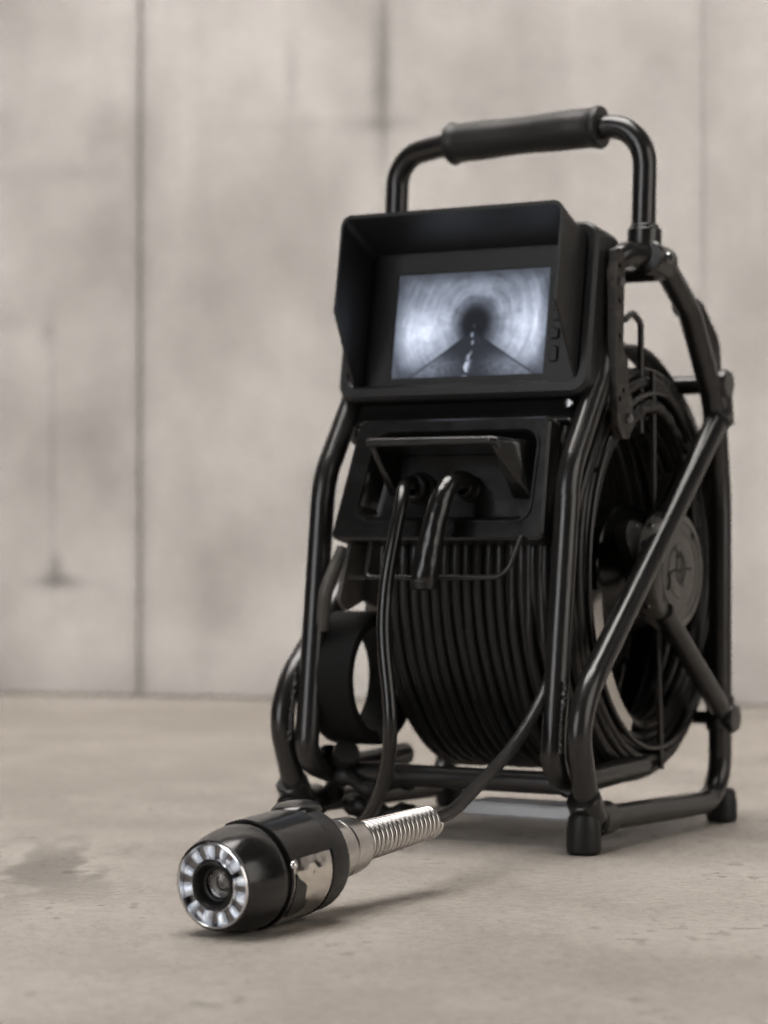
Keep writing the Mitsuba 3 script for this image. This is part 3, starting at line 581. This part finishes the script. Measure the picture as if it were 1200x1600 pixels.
labels[C + '__chrome_window'] = {'label': 'curved mirror bright chrome plate in the side of the camera head'}
hput(C + '__chrome_window', sector(130, 250, 0.0405, 0.0855, 0.033, 0.0360, 36), 'chrome', 35)
hput(C + '__chrome_window__frame', join(sector(19.3, 22, 0.0375, 0.0885, 0.033, 0.0374, 6), sector(-81, -78.3, 0.0375, 0.0885, 0.033, 0.0374, 6), sector(-78.2, 19.2, 0.0858, 0.0884, 0.033, 0.0368, 30), sector(-78.2, 19.2, 0.0376, 0.0402, 0.033, 0.0368, 30)), 'gloss_plastic', 35)
a = math.radians(14)
bead = trimesh.creation.icosphere(3, 0.0030); bead.vertices += (0.0362 * math.cos(a), 0.0362 * math.sin(a), 0.0405)
hput(C + '__screw', bead, 'bright_chrome', True)
# irregular black shape over the chrome, added to imitate a dark reflection
def wrap(pts, r, thick, n=4):
    """An outline (degrees, mm along the axis) as a plate lying on the cylinder of radius r."""
    cs = poly([(x, y) for x, y in pts], 0.0)
    m = cs.extrude(1.0)
    q = tm(m); q = q.subdivide_to_size(4.0) if False else q
    q = trimesh.Trimesh(*trimesh.remesh.subdivide_to_size(q.vertices * np.array([1, 1, 1]), q.faces, 3.0), process=True)
    v = q.vertices; a = np.radians(v[:, 0]); rr_ = r + thick * v[:, 2]
    q.vertices = np.stack([rr_ * np.cos(a), rr_ * np.sin(a), v[:, 1] * 0.001], 1); trimesh.repair.fix_normals(q); return q
from scipy.interpolate import CubicSpline
lp = np.array([(4, 42), (-1, 45), (-6, 50), (-12, 54), (-20, 54.5), (-26, 56), (-32, 59), (-40, 59), (-46, 54), (-50, 48), (-47, 43), (-30, 41.3), (-8, 41.3), (4, 42)], float)
lq = CubicSpline(np.arange(len(lp)), lp, bc_type='periodic')(np.linspace(0, len(lp) - 1, 90))[:-1]
hput(C + '__dark_reflection', wrap(lq, 0.0355, 0.0016), 'gloss_plastic', 35)
# light ring: bright rim, twelve reflector cells and their dividers
hput(C + '__bezel', hl([(0.0030, 0.0265), (-0.0012, 0.0266), (-0.0019, 0.0272), (-0.0017, 0.0280), (-0.0005, 0.0285), (0.003, 0.0284)]), 'bright_chrome', 40)
hput(C + '__bezel__inner_rim', hl([(0.0030, 0.0176), (-0.0008, 0.0174), (-0.0012, 0.0168), (-0.0006, 0.0163), (0.004, 0.0163)]), 'bright_chrome', 40)
hput(C + '__reflector', hl([(0.0036, 0.0160), (0.0032, 0.0172), (0.0032, 0.0268), (0.006, 0.0275)]), 'dark_chrome', 40)
NL = 12
def light_rad(p, n, uv):
    k = dr.floor(uv.x); t = uv.x - k; v = uv.y
    r0 = mikit.cell_rand(k, 3.0)
    facets = noise(t * 6 + k * 7.3, v * 2.2 + k * 3.1)
    core = dr.exp(-dr.square((t - 0.35 - 0.3 * r0) / 0.24)) * smoothstep(-0.1, 0.35, v) * smoothstep(1.15, 0.7, v)
    val = 0.03 + (0.30 + 0.35 * r0) * core * (0.35 + 1.1 * facets)
    return mix((0.86, 0.95, 1.12), (1.02, 1.0, 0.96), smoothstep(0.45, 0.8, noise(k * 1.7, v * 3, t * 3))) * val
for k in range(NL):
    a = 2 * PI * (k + 0.35) / NL; w = 2 * PI / NL * (0.31 + 0.07 * math.sin(k * 2.4))
    n = 9; rows = []
    for r in np.linspace(0.0178, 0.0263, 5):
        for t in np.linspace(-1, 1, n):
            s = (r - 0.0178) / 0.0085
            dep = 0.0026 - 0.0026 * (1 - t * t) ** 0.8 * math.sin(PI * (0.12 + 0.76 * s)) 
            rows.append((r * math.cos(a + t * w), r * math.sin(a + t * w), dep))
    f = []
    for i in range(4):
        for j in range(n - 1):
            p0, p1, p2, p3 = i * n + j, i * n + j + 1, (i + 1) * n + j + 1, (i + 1) * n + j; f += [[p0, p2, p1], [p0, p3, p2]]
    m = trimesh.Trimesh(np.array(rows), f, process=False)
    tt_ = np.tile(np.linspace(0, 1, n), 5); ss_ = np.repeat(np.linspace(0, 1, 5), n)
    scene[C + '__light' + (f'_{k:03d}' if k else '')] = mikit.ply(trimesh.Trimesh(hframe(m.vertices), m.faces, process=False), 'led_white', smooth=True, uv=np.stack([k + 0.02 + 0.96 * tt_, ss_], 1),
                                                                  emitter={'type': 'area', 'radiance': proc(light_rad)})
# lens barrel
hput(C + '__lens_barrel', hl([(0.004, 0.0164), (-0.0014, 0.0163), (-0.0022, 0.0156), (-0.0022, 0.0142), (-0.0010, 0.0132), (0.0045, 0.0112), (0.0050, 0.0098), (0.0100, 0.0096)]), 'rubber', 40)
hput(C + '__lens_barrel__lens', lathe([(0.0100, 0), (0.0100, 0.0094), (0.0068, 0.0094), (0.0060, 0.0088), (0.0045, 0.0065), (0.0036, 0.0035), (0.0033, 0)], (0, 0, 0), Z, 48), 'lens_glass', 60)
hput(C + '__lens_barrel__iris', hl([(0.0108, 0.0097), (0.0108, 0.0068), (0.0116, 0.0060), (0.0116, 0.0042)], 48), 'lens_rear', 40)
hput(C + '__lens_barrel__pupil', hl([(0.0125, 0.0062), (0.0122, 0.0)], 32), 'lens_pupil', 40)
# steel collar and spring
hput(C + '__collar', hl([(0.1095, 0.0), (0.1095, 0.0212), (0.1105, 0.0220), (0.121, 0.0221), (0.1218, 0.0210), (0.1238, 0.0210), (0.1246, 0.0220), (0.138, 0.0215), (0.1388, 0.0203), (0.1412, 0.0203), (0.1420, 0.0212), (0.158, 0.0203), (0.163, 0.0188), (0.166, 0.0160), (0.167, 0.0)]), 'steel', 30)
labels[C + '__collar'] = {'label': 'brushed steel collar behind the camera body'}
tt = np.linspace(0, 1, 17 * 26)
sr_ = 0.0127 - 0.0022 * tt; wire = 0.0021
bend = 0.004 * tt ** 2
spr = np.stack([sr_ * np.cos(tt * 17 * 2 * PI) , sr_ * np.sin(tt * 17 * 2 * PI) + 0 * bend, 0.1655 + 0.100 * tt], 1)
hput(C + '__spring', sweep(spr, wire, 10), 'steel', True)
labels[C + '__spring'] = {'label': 'coiled steel spring on the cable end'}
hput(C + '__spring__core', hl([(0.160, 0), (0.160, 0.0115), (0.266, 0.0094), (0.2672, 0.0085), (0.2672, 0)], 32), 'dark_chrome', 40)
# push cable from the spring to the underside of the windings
ps = HO + AX * 0.255
inv = lambda w: np.array([(w - ORIGIN) @ np.array([math.cos(TH), -math.sin(TH), 0]), (w - ORIGIN) @ np.array([math.sin(TH), math.cos(TH), 0]), w[2]])
p0, p1 = inv(ps), inv(HO + AX * 0.272)
cable = spline([p0, p1, (0.1325, -0.200, 0.0535), (0.1210, -0.140, 0.0665), (0.1115, -0.062, 0.0920), (0.1080, -0.004, 0.1290), (0.1060, 0.022, 0.160), (0.104, 0.030, 0.195)], 90)
put(C + '__push_cable', sweep(cable, CR * 1.0, 18), 'cable_jacket', 60)
labels[C + '__push_cable'] = {'label': 'black push cable running from the spring back to the reel'}
